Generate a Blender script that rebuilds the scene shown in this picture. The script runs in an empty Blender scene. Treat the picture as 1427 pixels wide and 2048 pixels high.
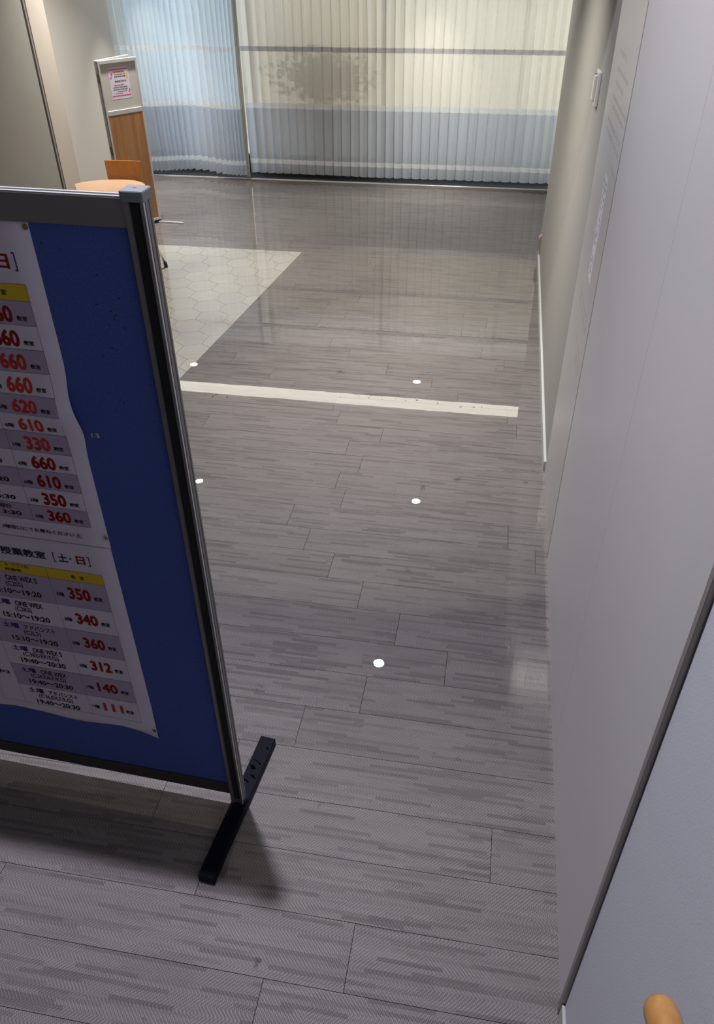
import bpy, bmesh, math, random
from mathutils import Vector, Matrix
random.seed(7)
S = bpy.context.scene
C = S.collection
U = 2.4                      # camera height above the carpet in metres; layout numbers below are in units of it

# ---------------------------------------------------------------- camera
cam_d = bpy.data.cameras.new('camera'); cam = bpy.data.objects.new('camera', cam_d); C.objects.link(cam)
yaw, pitch, roll = -0.17800909, -0.64805883, 0.00931944
ca, sa, cb, sb = math.cos(yaw), math.sin(yaw), math.cos(pitch), math.sin(pitch)
fwd = Vector((sa*cb, ca*cb, sb)); rgt = Vector((ca, -sa, 0)); dwn = fwd.cross(rgt)
r2 = math.cos(roll)*rgt + math.sin(roll)*dwn
d2 = -math.sin(roll)*rgt + math.cos(roll)*dwn
M = Matrix.Identity(4)
for i in range(3):
    M[i][0] = r2[i]; M[i][1] = -d2[i]; M[i][2] = -fwd[i]
M[2][3] = U
cam.matrix_world = M
cam_d.sensor_fit = 'HORIZONTAL'; cam_d.sensor_width = 36; cam_d.lens = 36*1566.26/1427
cam_d.clip_start = 0.02; cam_d.clip_end = 100
S.camera = cam

# ---------------------------------------------------------------- world, exposure
W_ = bpy.data.worlds.new('overcast_sky'); S.world = W_; W_.use_nodes = True
bg = W_.node_tree.nodes['Background']; bg.inputs[0].default_value = (0.80, 0.89, 1.0, 1); bg.inputs[1].default_value = 3.1
S.view_settings.view_transform = 'Standard'; S.view_settings.look = 'None'
S.view_settings.gamma = 1; S.view_settings.use_curve_mapping = False
S.view_settings.exposure = 0.0
S.cycles.use_denoising = True
S.cycles.caustics_reflective = False; S.cycles.caustics_refractive = False
S.cycles.max_bounces = 8; S.cycles.diffuse_bounces = 5; S.cycles.transparent_max_bounces = 16
LAMP_W = 34.0                # watts per ceiling downlight
COVE_E = 5.0

# ---------------------------------------------------------------- materials
def nt(name):
    m = bpy.data.materials.new(name); m.use_nodes = True
    return m, m.node_tree.nodes, m.node_tree.links, m.node_tree.nodes['Principled BSDF']
def plain(name, col, rough=0.6, metal=0.0, var=0.0, vscale=6.0, bump=0.0, bscale=300.0, stretch=(1, 1, 1), spec=0.5, alpha=1):
    m, N, L, b = nt(name)
    b.inputs['Roughness'].default_value = rough; b.inputs['Metallic'].default_value = metal
    b.inputs['Specular IOR Level'].default_value = spec
    b.inputs['Base Color'].default_value = (*col, 1)
    tc = N.new('ShaderNodeTexCoord'); mp = N.new('ShaderNodeMapping'); mp.inputs['Scale'].default_value = stretch
    L.new(tc.outputs['Object'], mp.inputs[0])
    if var:
        n = N.new('ShaderNodeTexNoise'); n.inputs['Scale'].default_value = vscale; n.inputs['Detail'].default_value = 5
        L.new(mp.outputs[0], n.inputs['Vector'])
        r = N.new('ShaderNodeValToRGB'); r.color_ramp.elements[0].position = .3; r.color_ramp.elements[1].position = .7
        r.color_ramp.elements[0].color = (*[c*(1-var) for c in col], 1); r.color_ramp.elements[1].color = (*[min(1, c*(1+var)) for c in col], 1)
        L.new(n.outputs['Fac'], r.inputs[0]); L.new(r.outputs[0], b.inputs['Base Color'])
    if bump:
        n2 = N.new('ShaderNodeTexNoise'); n2.inputs['Scale'].default_value = bscale; n2.inputs['Detail'].default_value = 2
        L.new(mp.outputs[0], n2.inputs['Vector'])
        bp = N.new('ShaderNodeBump'); bp.inputs['Strength'].default_value = bump; bp.inputs['Distance'].default_value = .002
        L.new(n2.outputs['Fac'], bp.inputs['Height']); L.new(bp.outputs[0], b.inputs['Normal'])
    return m
def emit(name, col, s):
    m, N, L, b = nt(name)
    b.inputs['Base Color'].default_value = (*col, 1)
    b.inputs['Emission Color'].default_value = (*col, 1); b.inputs['Emission Strength'].default_value = s
    return m
def math_n(N, L, op, a, b=None, c=None):
    n = N.new('ShaderNodeMath'); n.operation = op
    for i, v in enumerate((a, b, c)):
        if v is None: continue
        if hasattr(v, 'links'): L.new(v, n.inputs[i])
        else: n.inputs[i].default_value = v
    return n.outputs[0]

def carpet_mat():
    m, N, L, b = nt('woven_carpet')
    g = N.new('ShaderNodeNewGeometry'); sp = N.new('ShaderNodeSeparateXYZ'); L.new(g.outputs['Position'], sp.inputs[0])
    oi = N.new('ShaderNodeObjectInfo')
    x, y = sp.outputs[0], sp.outputs[1]
    def white(a, b_):
        cv = N.new('ShaderNodeCombineXYZ'); L.new(a, cv.inputs[0])
        if b_ is not None: L.new(b_, cv.inputs[1])
        w = N.new('ShaderNodeTexWhiteNoise'); w.noise_dimensions = '3D'
        L.new(math_n(N, L, 'MULTIPLY', oi.outputs['Random'], 91.0), cv.inputs[2]); L.new(cv.outputs[0], w.inputs['Vector'])
        return w.outputs['Value']
    def bars(bandw, seg):
        band = math_n(N, L, 'FLOOR', math_n(N, L, 'DIVIDE', y, bandw))
        off = white(band, None)
        sg = math_n(N, L, 'FLOOR', math_n(N, L, 'MULTIPLY_ADD', off, 13.0, math_n(N, L, 'DIVIDE', x, seg)))
        return white(sg, band)
    def step(v, lo, hi):
        r = N.new('ShaderNodeMapRange'); r.inputs['From Min'].default_value = lo; r.inputs['From Max'].default_value = hi; L.new(v, r.inputs['Value']); return r.outputs[0]
    w1 = bars(.0125, .19); w2 = bars(.0075, .09); w3 = bars(.0300, .33)
    d1 = step(w1, .60, 1.0); d2 = step(w2, .70, .95); l1 = step(w1, .30, .05)
    # woven loops: rows of dark gaps whose slant changes from band to band
    sl = math_n(N, L, 'MULTIPLY_ADD', white(math_n(N, L, 'FLOOR', math_n(N, L, 'DIVIDE', y, .0190)), None), 3.0, -1.5)
    ph = math_n(N, L, 'MULTIPLY_ADD', y, sl, x)
    wa = math_n(N, L, 'SINE', math_n(N, L, 'MULTIPLY', ph, 2*math.pi/.0056))
    wb_ = math_n(N, L, 'SINE', math_n(N, L, 'MULTIPLY_ADD', y, 2*math.pi/.0068, math_n(N, L, 'MULTIPLY', ph, math.pi/.0056)))
    weave = math_n(N, L, 'MULTIPLY_ADD', wb_, .45, wa)
    gapm = step(weave, .25, 1.15)
    fn = N.new('ShaderNodeTexNoise'); fn.inputs['Scale'].default_value = 260; fn.inputs['Detail'].default_value = 2
    L.new(g.outputs['Position'], fn.inputs['Vector'])
    hsl = math_n(N, L, 'MULTIPLY_ADD', math_n(N, L, 'GREATER_THAN', white(math_n(N, L, 'FLOOR', math_n(N, L, 'DIVIDE', y, .0240)), math_n(N, L, 'FLOOR', math_n(N, L, 'DIVIDE', x, .31))), .5), 2.0, -1.0)
    hat = math_n(N, L, 'SINE', math_n(N, L, 'MULTIPLY', math_n(N, L, 'MULTIPLY_ADD', y, hsl, x), 2*math.pi/.0115))
    v = math_n(N, L, 'MULTIPLY_ADD', gapm, -.50, 1.14)
    v = math_n(N, L, 'MULTIPLY', v, math_n(N, L, 'MULTIPLY_ADD', step(hat, -.6, .6), .34, .83))
    v = math_n(N, L, 'MULTIPLY', v, math_n(N, L, 'MULTIPLY_ADD', d1, -.34, 1.05))
    v = math_n(N, L, 'MULTIPLY', v, math_n(N, L, 'MULTIPLY_ADD', d2, -.08, 1.0))
    v = math_n(N, L, 'MULTIPLY', v, math_n(N, L, 'MULTIPLY_ADD', l1, .06, 1.0))
    v = math_n(N, L, 'MULTIPLY', v, math_n(N, L, 'MULTIPLY_ADD', w3, .10, .95))
    v = math_n(N, L, 'MULTIPLY', v, math_n(N, L, 'MULTIPLY_ADD', fn.outputs['Fac'], .5, .75))
    v = math_n(N, L, 'MULTIPLY', v, math_n(N, L, 'MULTIPLY_ADD', oi.outputs['Random'], .07, .97))
    # scuff marks beside the wall
    sn = N.new('ShaderNodeTexNoise'); sn.inputs['Scale'].default_value = 9; sn.inputs['Detail'].default_value = 4
    L.new(g.outputs['Position'], sn.inputs['Vector'])
    sr = N.new('ShaderNodeMapRange'); sr.inputs['From Min'].default_value = .69; sr.inputs['From Max'].default_value = .74; L.new(sn.outputs['Fac'], sr.inputs['Value'])
    v = math_n(N, L, 'MULTIPLY', v, math_n(N, L, 'MULTIPLY_ADD', sr.outputs[0], -.45, 1.0))
    mx = N.new('ShaderNodeMix'); mx.data_type = 'RGBA'; mx.blend_type = 'MULTIPLY'; mx.inputs['Factor'].default_value = 1
    mx.inputs['A'].default_value = (.208, .190, .182, 1)
    cc = N.new('ShaderNodeCombineColor'); [L.new(v, cc.inputs[i]) for i in range(3)]
    L.new(cc.outputs[0], mx.inputs['B']); L.new(mx.outputs['Result'], b.inputs['Base Color'])
    b.inputs['Roughness'].default_value = .62; b.inputs['Specular IOR Level'].default_value = .35
    bp = N.new('ShaderNodeBump'); bp.inputs['Strength'].default_value = .6; bp.inputs['Distance'].default_value = .0015
    L.new(math_n(N, L, 'MULTIPLY', gapm, -1.0), bp.inputs['Height']); L.new(bp.outputs[0], b.inputs['Normal'])
    return m

def water_mat():
    m, N, L, b = nt('still_water'); N.remove(b)
    out = N['Material Output']
    fr = N.new('ShaderNodeFresnel'); fr.inputs[0].default_value = 1.60
    tr = N.new('ShaderNodeBsdfTransparent'); gl = N.new('ShaderNodeBsdfGlossy'); gl.inputs['Roughness'].default_value = .0
    mix = N.new('ShaderNodeMixShader')
    g = N.new('ShaderNodeNewGeometry')
    n = N.new('ShaderNodeTexNoise'); n.inputs['Scale'].default_value = 6.0; n.inputs['Detail'].default_value = 2
    L.new(g.outputs['Position'], n.inputs['Vector'])
    bp = N.new('ShaderNodeBump'); bp.inputs['Strength'].default_value = .018; bp.inputs['Distance'].default_value = .004
    L.new(n.outputs['Fac'], bp.inputs['Height'])
    L.new(bp.outputs[0], gl.inputs['Normal'])
    sp = N.new('ShaderNodeSeparateXYZ'); L.new(g.outputs['Position'], sp.inputs[0])
    dn = N.new('ShaderNodeTexNoise'); dn.inputs['Scale'].default_value = 3.0; L.new(g.outputs['Position'], dn.inputs['Vector'])
    th = N.new('ShaderNodeMapRange'); th.interpolation_type = 'SMOOTHSTEP'; th.inputs['From Min'].default_value = .45*U; th.inputs['From Max'].default_value = 1.0*U
    L.new(math_n(N, L, 'MULTIPLY_ADD', dn.outputs['Fac'], .5, math_n(N, L, 'SUBTRACT', sp.outputs[1], .25)), th.inputs['Value'])
    L.new(math_n(N, L, 'MULTIPLY', fr.outputs[0], th.outputs[0]), mix.inputs[0]); L.new(tr.outputs[0], mix.inputs[1]); L.new(gl.outputs[0], mix.inputs[2])
    L.new(mix.outputs[0], out.inputs['Surface'])
    return m

def sheer_mat(name, col, clear, back=.35):
    m, N, L, b = nt(name); N.remove(b)
    out = N['Material Output']
    tr = N.new('ShaderNodeBsdfTransparent'); tr.inputs[0].default_value = (*[min(1, c*1.05) for c in col], 1)
    tl = N.new('ShaderNodeBsdfTranslucent'); tl.inputs[0].default_value = (*col, 1)
    df = N.new('ShaderNodeBsdfDiffuse'); df.inputs[0].default_value = (*col, 1)
    a = N.new('ShaderNodeMixShader'); a.inputs[0].default_value = back
    L.new(tl.outputs[0], a.inputs[1]); L.new(df.outputs[0], a.inputs[2])
    c = N.new('ShaderNodeMixShader'); c.inputs[0].default_value = clear
    L.new(a.outputs[0], c.inputs[1]); L.new(tr.outputs[0], c.inputs[2])
    L.new(c.outputs[0], out.inputs['Surface'])
    return m

def wood_mat(name, c1, c2, stretch, rough=.45):
    m, N, L, b = nt(name)
    tc = N.new('ShaderNodeTexCoord'); mp = N.new('ShaderNodeMapping'); mp.inputs['Scale'].default_value = stretch
    L.new(tc.outputs['Object'], mp.inputs[0])
    n = N.new('ShaderNodeTexNoise'); n.inputs['Scale'].default_value = 1; n.inputs['Detail'].default_value = 6; n.inputs['Roughness'].default_value = .65
    L.new(mp.outputs[0], n.inputs['Vector'])
    r = N.new('ShaderNodeValToRGB'); r.color_ramp.elements[0].position = .35; r.color_ramp.elements[1].position = .68
    r.color_ramp.elements[0].color = (*c1, 1); r.color_ramp.elements[1].color = (*c2, 1)
    L.new(n.outputs['Fac'], r.inputs[0]); L.new(r.outputs[0], b.inputs['Base Color'])
    b.inputs['Roughness'].default_value = rough
    return m

CARPET = carpet_mat(); WATER = water_mat()
UNDER = plain('adhesive_underlay', (.05, .047, .047), .9)
HEX = plain('cream_vinyl_tile', (.53, .51, .46), .5, var=.05, vscale=3)
HEX2 = plain('cream_vinyl_tile_grey', (.505, .49, .45), .5, var=.05, vscale=3)
WALLW = plain('matt_wall_paint', (.60, .57, .53), .75, bump=.12, bscale=260)
PANEL = plain('white_coated_panel', (.62, .61, .605), .42, var=.02, vscale=2)
NEARW = plain('textured_wallpaper', (.66, .68, .73), .8, bump=.22, bscale=220)
STEEL = plain('brushed_steel_sheet', (.62, .605, .59), .34, metal=.25, var=.03, stretch=(1, 60, .6))
BASEB = plain('white_baseboard_vinyl', (.52, .535, .52), .5)
CEIL = plain('ceiling_board', (.40, .39, .38), .9, bump=.2, bscale=80)
ALU = plain('anodised_aluminium', (.62, .63, .62), .35, metal=.30, var=.03, vscale=30)
ALUD = plain('dull_aluminium', (.25, .235, .24), .45, metal=.55)
GREYMET = plain('grey_metal_trim', (.34, .31, .29), .45, metal=.4)
DARK = plain('black_gap', (.012, .012, .013), .8)
FELT = plain('blue_felt', (.085, .135, .43), .95, var=.14, vscale=260, bump=.5, bscale=900, spec=.1)
BLACKST = plain('black_powder_coat', (.005, .006, .013), .5, spec=.10)
PAPER = plain('white_paper', (.75, .69, .80), .7, var=.015)
LILAC = plain('lilac_ink', (.48, .40, .56), .75)
YELLOW = plain('yellow_ink', (.74, .52, .03), .75)
INK = plain('black_ink', (.015, .014, .018), .7)
RED = plain('red_ink', (.66, .045, .03), .7)
NAVY = plain('navy_ink', (.03, .03, .11), .7)
BLUEINK = plain('blue_ink', (.05, .05, .35), .7)
PINK = plain('pink_ink', (.75, .10, .28), .7)
YPRINT = plain('gold_ink', (.80, .55, .15), .7)
BRASS = plain('brass_pin', (.42, .24, .05), .35, metal=.7)
PINGREY = plain('tarnished_pin', (.22, .19, .17), .4, metal=.7)
OAK = wood_mat('oak_veneer', (.30, .135, .052), (.46, .235, .105), (22, 22, 1.2))
RAILW = wood_mat('varnished_beech', (.42, .185, .045), (.60, .31, .09), (40, 3, 40), .3)
CHAIRW = wood_mat('orange_plywood', (.62, .27, .07), (.74, .36, .11), (14, 14, 2), .25)
TABLEW = plain('pale_table_laminate', (.66, .42, .27), .4, var=.03, vscale=9)
PINB = plain('grey_pin_board', (.56, .54, .50), .85, var=.04, vscale=40, stretch=(1, 1, 12))
WHITEP = plain('white_plastic', (.64, .61, .56), .4)
BEIGEP = plain('beige_plastic', (.40, .34, .25), .5)
CHROME = plain('chrome_tube', (.75, .75, .76), .15, metal=1)
RUBBER = plain('black_rubber', (.012, .012, .012), .7)
SHEER_T = sheer_mat('sheer_fabric_upper', (.93, .885, .79), .13)
SHEER_L = sheer_mat('sheer_fabric_lower', (.60, .62, .655), .06)
TAPE = sheer_mat('woven_tape', (.86, .86, .85), .0, .45)
TAPED = sheer_mat('woven_tape_dense', (.54, .53, .52), .0, .45)
CREAM = plain('cream_render', (.82, .71, .55), .9, var=.05, vscale=.8)
PALEB = plain('pale_blue_shutter', (.45, .56, .70), .7)
CONC = plain('concrete_paving', (.42, .41, .40), .9, var=.1)
LEAF = plain('brown_leaf', (.10, .06, .03), .8, var=.3)
TERRA = plain('terracotta_pot', (.28, .10, .05), .8)
LENS = emit('lamp_lens', (1.0, .98, .95), 60)
COVE = emit('cove_diffuser', (1.0, .95, .82), COVE_E)

# ---------------------------------------------------------------- helpers
def link(o, parent=None):
    C.objects.link(o)
    if parent is not None: o.parent = parent
    return o
def tag(o, label=None, cat=None, group=None, kind=None):
    for k, v in (('label', label), ('category', cat), ('group', group), ('kind', kind)):
        if v: o[k] = v
    return o
def empty(name, loc, rz=0.0):
    o = bpy.data.objects.new(name, None); C.objects.link(o); o.location = loc; o.rotation_euler = (0, 0, rz)
    o.empty_display_size = .05
    return o
def mesh_obj(name, bm, mat, parent=None, off=None, smooth=False):
    me = bpy.data.meshes.new(name)
    if off is not None: bmesh.ops.translate(bm, vec=-Vector(off), verts=bm.verts)
    bmesh.ops.recalc_face_normals(bm, faces=bm.faces)
    bm.to_mesh(me); bm.free()
    for mm in (mat if isinstance(mat, (list, tuple)) else [mat]): me.materials.append(mm)
    if smooth:
        for p in me.polygons: p.use_smooth = True
    o = bpy.data.objects.new(name, me)
    return link(o, parent)
def box(bm, x0, x1, y0, y1, z0, z1, bev=0.0, seg=1):
    vs = [bm.verts.new((x, y, z)) for z in (z0, z1) for y in (y0, y1) for x in (x0, x1)]
    fs = [bm.faces.new([vs[i] for i in q]) for q in ((0, 2, 3, 1), (4, 5, 7, 6), (0, 1, 5, 4), (1, 3, 7, 5), (3, 2, 6, 7), (2, 0, 4, 6))]
    if bev:
        bmesh.ops.bevel(bm, geom=list({e for f in fs for e in f.edges}), offset=bev, segments=seg, affect='EDGES', profile=.5)
    return bm
def B(*a, **k): return box(bmesh.new(), *a, **k)
def prism(bm, pts, z0, z1, axis='z'):
    lo, hi = [], []
    for (a, b) in pts:
        f = {'z': lambda c: (a, b, c), 'y': lambda c: (a, c, b), 'x': lambda c: (c, a, b)}[axis]
        lo.append(bm.verts.new(f(z0))); hi.append(bm.verts.new(f(z1)))
    n = len(pts)
    bm.faces.new(lo[::-1]); bm.faces.new(hi)
    for i in range(n): bm.faces.new((lo[i], lo[(i+1) % n], hi[(i+1) % n], hi[i]))
    return bm
def tube(bm, pts, r, n=12, caps=True):
    pts = [Vector(p) for p in pts]; rings = []
    rr = r if isinstance(r, (list, tuple)) else [r]*len(pts)
    for i, p in enumerate(pts):
        t = (pts[min(i+1, len(pts)-1)] - pts[max(i-1, 0)]).normalized()
        a = t.cross(Vector((0, 0, 1)) if abs(t.z) < .9 else Vector((1, 0, 0))).normalized(); b2 = t.cross(a)
        rings.append([bm.verts.new(p + rr[i]*(math.cos(2*math.pi*k/n)*a + math.sin(2*math.pi*k/n)*b2)) for k in range(n)])
    for i in range(len(rings)-1):
        for k in range(n): bm.faces.new((rings[i][k], rings[i][(k+1) % n], rings[i+1][(k+1) % n], rings[i+1][k]))
    if caps: bm.faces.new(rings[0][::-1]); bm.faces.new(rings[-1])
    return bm
def struct(name, bm, mat, parent=None, **k):
    o = mesh_obj(name, bm, mat, parent, **k)
    if parent is None: o['kind'] = 'structure'
    return o
def SB(x0, x1, y0, y1, z0, z1, **k): return B(x0*U, x1*U, y0*U, y1*U, z0*U, z1*U, **k)

# ================================================================ THE SETTING
WX = .160                     # right wall plane
YC = 3.87                     # curtain plane
LX = -1.785                   # far left wall
floor_o = struct('floor', SB(LX-.05, .75, -1.3, 3.845, -.03, -.0035), UNDER)

# hexagonal tile mat area boundary (its right edge runs at a slight slant)
def mat_edge_x(y): return -.815 + (y-1.828)*(.099/1.039)
TY0, TY1 = 1.45, 2.867
rows = [.14, .22, .30, .380, .461, .541, .619, .703, .782, .859, .935, 1.013, 1.087, 1.160, 1.231, 1.306, 1.376, 1.446, 1.513, 1.580, 1.648, 1.716]
while rows[-1] < 3.845: rows.append(rows[-1] + .0705)
rows[-1] = 3.845
seam = {2: -.186, 3: -.09, 4: -.30, 5: .0735, 6: -.312, 7: -.227, 8: -.14, 9: -.013, 10: -.105, 11: -.184, 12: -.254, 13: -.318, 14: -.37, 15: -.272, 16: -.297, 17: -.257, 18: -.30, 19: -.228, 20: -.348}
gap = .0007
def clip_poly(poly, nx, ny, d):      # keep nx*x+ny*y <= d
    out = []
    for i in range(len(poly)):
        a, b = poly[i], poly[(i+1) % len(poly)]
        da, db = nx*a[0]+ny*a[1]-d, nx*b[0]+ny*b[1]-d
        if da <= 0: out.append(a)
        if (da < 0 < db) or (db < 0 < da):
            t = da/(da-db); out.append((a[0]+t*(b[0]-a[0]), a[1]+t*(b[1]-a[1])))
    return out
def slab(name, poly, z0, z1, mat, parent):
    if len(poly) < 3: return
    a = abs(sum(poly[i][0]*poly[(i+1) % len(poly)][1]-poly[(i+1) % len(poly)][0]*poly[i][1] for i in range(len(poly))))/2
    if a < 2e-4: return
    bm = prism(bmesh.new(), [(x*U, y*U) for x, y in poly], z0, z1)
    return mesh_obj(name, bm, mat, parent)
ex, ey = 1.0, -(.099/1.039)           # normal of the mat edge:  x - k*y
dd = -.815 - 1.828*(.099/1.039)
rnd = random.Random(3)
for i in range(len(rows)-1):
    y0, y1 = rows[i], rows[i+1]; ym = (y0+y1)/2
    ln = .482 - .04*min(1, ym/1.7)
    s0 = seam.get(i, rnd.uniform(-.4, .05))
    right = WX if ym < 2.93 else .72
    left = -1.60 if ym < 2.94 else LX
    if ym < 1.4: left = -1.05
    x = s0
    while x > left: x -= ln
    while x < right:
        a, b = max(x, left), min(x+ln, right); x += ln
        if right-b < .02: b = right; x = right
        if b-a < .004: continue
        poly = [(a+gap/2, y0+gap/2), (b-gap/2, y0+gap/2), (b-gap/2, y1-gap/2), (a+gap/2, y1-gap/2)]
        if TY0 < y1 and y0 < TY1 and y1 <= TY1+.08:
            if y0 < TY1 < y1:           # the row crossing the mat's far edge: keep right and beyond
                p2 = clip_poly(poly, 0, -1, -TY1)
                slab('carpet_plank', p2, -.0035, 0, CARPET, floor_o)
                poly = clip_poly(poly, 0, 1, TY1)
            poly = clip_poly(poly, -ex, -ey, -dd-.001)
        slab('carpet_plank', poly, -.0035, 0, CARPET, floor_o)

# elongated field of hexagonal tiles
a_h = .0535; th = math.radians(-4.6); cth, sth = math.cos(th), math.sin(th)
wx_, wy_ = a_h*math.sqrt(3), a_h*1.5
hx0, hy0 = -.8735, 2.071
for j in range(-9, 13):
    for i in range(-11, 6):
        lx, ly = (i + .5*(j % 2))*wx_, j*wy_
        cx, cy = hx0 + lx*cth - ly*sth, hy0 + lx*sth + ly*cth
        poly = []
        for k in range(6):
            aa = math.pi/6 + k*math.pi/3
            px, py = (a_h-.0007)*math.cos(aa), (a_h-.0007)*math.sin(aa)
            poly.append((cx+px*cth-py*sth, cy+px*sth+py*cth))
        poly = clip_poly(poly, 0, 1, TY1-.0006); poly = clip_poly(poly, 0, -1, -TY0) if poly else poly
        if poly: poly = clip_poly(poly, ex, ey, dd-.0006)
        if poly: poly = clip_poly(poly, -1, 0, 1.598)
        if len(poly) >= 3: slab('hexagonal_tile', poly, -.0035, 0.0, HEX if (i*7+j*3) % 3 else HEX2, floor_o)
GROUT = plain('tile_grout', (.09, .085, .075), .9)
grout = mesh_obj('grout_bed', prism(bmesh.new(), [(p[0]*U, p[1]*U) for p in clip_poly([(-1.598, TY0), (0, TY0), (0, TY1), (-1.598, TY1)], ex, ey, dd)], -.0034, -.0022), GROUT, floor_o)

# right wall: far painted wall, steel sheet, white panels, trim bar, near wallpaper
HZ = 1.92                      # high ceiling over the stair hall in front
wr = struct('wall_right', SB(WX+.006, WX+.05, -1.3, 2.93, -.03, HZ), DARK)
def wpanel(name, y0, y1, z0, z1, mat, x0=WX, th=.006, bev=.0004):
    return mesh_obj(name, SB(x0, x0+th, y0, y1, z0, z1, bev=bev), mat, wr)
wpanel('painted_wall', 1.5190, 2.93, 0.0, 1.30, plain('matt_corridor_paint', (.35, .34, .315), .75, bump=.12, bscale=260))
wpanel('steel_sheet', 1.2150, 1.5150, 0.0, HZ, STEEL, WX-.0015, .0075)
wpanel('white_panel', .7568, 1.2090, 0.0, HZ, PANEL, WX-.0015, .0075)
wpanel('white_panel', .4118, .7560, 0.0, HZ, PANEL, WX-.0015, .0075)
for yj, wj in ((1.5170, .0020), (1.2120, .0028), (.4105, .0012)):
    wpanel('joint_line', yj-wj, yj+wj, 0.0, HZ, DARK, WX-.0012, .007, 0)
wpanel('edge_trim', .3995, .4075, 0.0, HZ, GREYMET, WX-.005, .011, .0015)
wpanel('wallpapered_wall', -1.3, .3985, 0.0, HZ, NEARW, WX-.0005)
struct('trim_1', SB(WX, WX+.055, 2.93, 2.945, 0, .956), WALLW)      # far end of the wall
bb = struct('baseboard_right', SB(WX-.006, WX, 1.522, 2.93, 0, .024, bev=.001), BASEB)
mesh_obj('near_baseboard', SB(WX-.004, WX-.0005, -.2, .3985, 0, .03, bev=.001), BASEB, bb)

# left walls
struct('wall_left', SB(LX-.05, LX, 2.94, 3.95, -.03, 1.26), WALLW)
wl = struct('wall_left_near', SB(-1.70, -1.60, 2.83, 2.946, 0, 1.26), plain('beige_wall_frame', (.50, .45, .39), .7, bump=.1))
mesh_obj('sliding_panel', SB(-1.69, -1.602, -1.3, 2.805, 0, HZ), plain('grey_wall_panel', (.30, .29, .265), .7, var=.03), wl)
mesh_obj('panel_groove', SB(-1.69, -1.612, 2.805, 2.83, 0, 1.26), DARK, wl)
mesh_obj('edge_strip', SB(-1.64, -1.599, 2.813, 2.822, 0, 1.26), GREYMET, wl)
mesh_obj('return_face', SB(LX, -1.70, 2.93, 2.946, 0, 1.26), WALLW, wl)
struct('wall_back', SB(-1.9, .3, -1.36, -1.30, .742, HZ), WALLW)  # unseen slit left under this wall, narrowed to limit fill light from behind
struct('wall_back_lower', SB(-1.9, .3, -1.36, -1.30, -.03, .708), WALLW)
struct('wall_right_far', SB(.72, .77, 2.93, 3.95, -.03, 1.26), WALLW)
struct('wall_right_return', SB(WX+.05, .77, 2.90, 2.93, -.03, 1.26), WALLW)

# ceilings: high part over the corridor, low part along the curtain
ce = struct('ceiling', SB(-1.9, .80, 1.30, 3.56, 1.25, 1.29), CEIL)
mesh_obj('high_ceiling', SB(-1.9, .80, -1.36, 1.30, HZ, HZ+.04), CEIL, ce)
mesh_obj('step_fascia', SB(-1.9, .80, 1.30, 1.33, 1.29, HZ+.04), CEIL, ce)
cl = struct('ceiling_low', SB(-1.9, .80, 3.535, 4.02, .956, 1.0), CEIL)
mesh_obj('fascia', SB(-1.9, .80, 3.53, 3.56, 1.015, 1.25), WALLW, cl)

# window behind the curtain
wn = struct('window_1', SB(-1.83, .80, 3.985, 4.02, .93, .956), ALUD)
mesh_obj('sill', SB(-1.83, .80, 3.985, 4.02, -.01, .078), plain('light_block_sill', (.03, .03, .032), .6), wn)  # unseen sill raised and blackened to block outside light under the hem
for xm in (-1.80, -1.19, -.575, .04, .66):
    mesh_obj('mullion', SB(xm-.011, xm+.011, 3.985, 4.015, .078, .93), ALUD, wn)
GLASS = None
m, N, L, b = nt('window_glass'); N.remove(b)
tr = N.new('ShaderNodeBsdfTransparent'); tr.inputs[0].default_value = (.95, .97, .96, 1); gl = N.new('ShaderNodeBsdfGlossy'); gl.inputs['Roughness'].default_value = .02
fr = N.new('ShaderNodeFresnel'); mx = N.new('ShaderNodeMixShader'); L.new(fr.outputs[0], mx.inputs[0]); L.new(tr.outputs[0], mx.inputs[1]); L.new(gl.outputs[0], mx.inputs[2]); L.new(mx.outputs[0], N['Material Output'].inputs[0])
GLASS = m
for xa, xb in ((-1.789, -1.201), (-1.179, -.586), (-.564, .029), (.051, .649)):
    bm = bmesh.new(); vs = [bm.verts.new((x*U, 4.0*U, z*U)) for x, z in ((xa, .078), (xb, .078), (xb, .93), (xa, .93))]; bm.faces.new(vs)
    mesh_obj('pane', bm, GLASS, wn)
# threshold: bright aluminium strip, grey sill channel and the dark track under the curtain
tr_ = struct('trim_2', SB(LX, .72, 3.845, 3.853, -.01, .0035, bev=.0008), plain('bright_aluminium', (.82, .82, .82), .25, metal=.6))
mesh_obj('sill_channel', SB(LX, .72, 3.853, 3.866, -.01, .0015), plain('grey_sill_channel', (.23, .23, .23), .6), tr_)
mesh_obj('curtain_track', SB(LX, .72, 3.866, 3.985, -.01, .003), DARK, tr_)

# outside, beyond the window
struct('wall_outside', SB(-1.60, 2.2, 5.0, 5.06, -.1, 1.15), CREAM)
struct('wall_outside_shutter', SB(-3.4, -1.60, 4.95, 5.02, -.1, 1.15), PALEB)
struct('floor_outside', SB(-3.4, 2.2, 4.02, 5.06, -.15, -.05), CONC)

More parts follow.
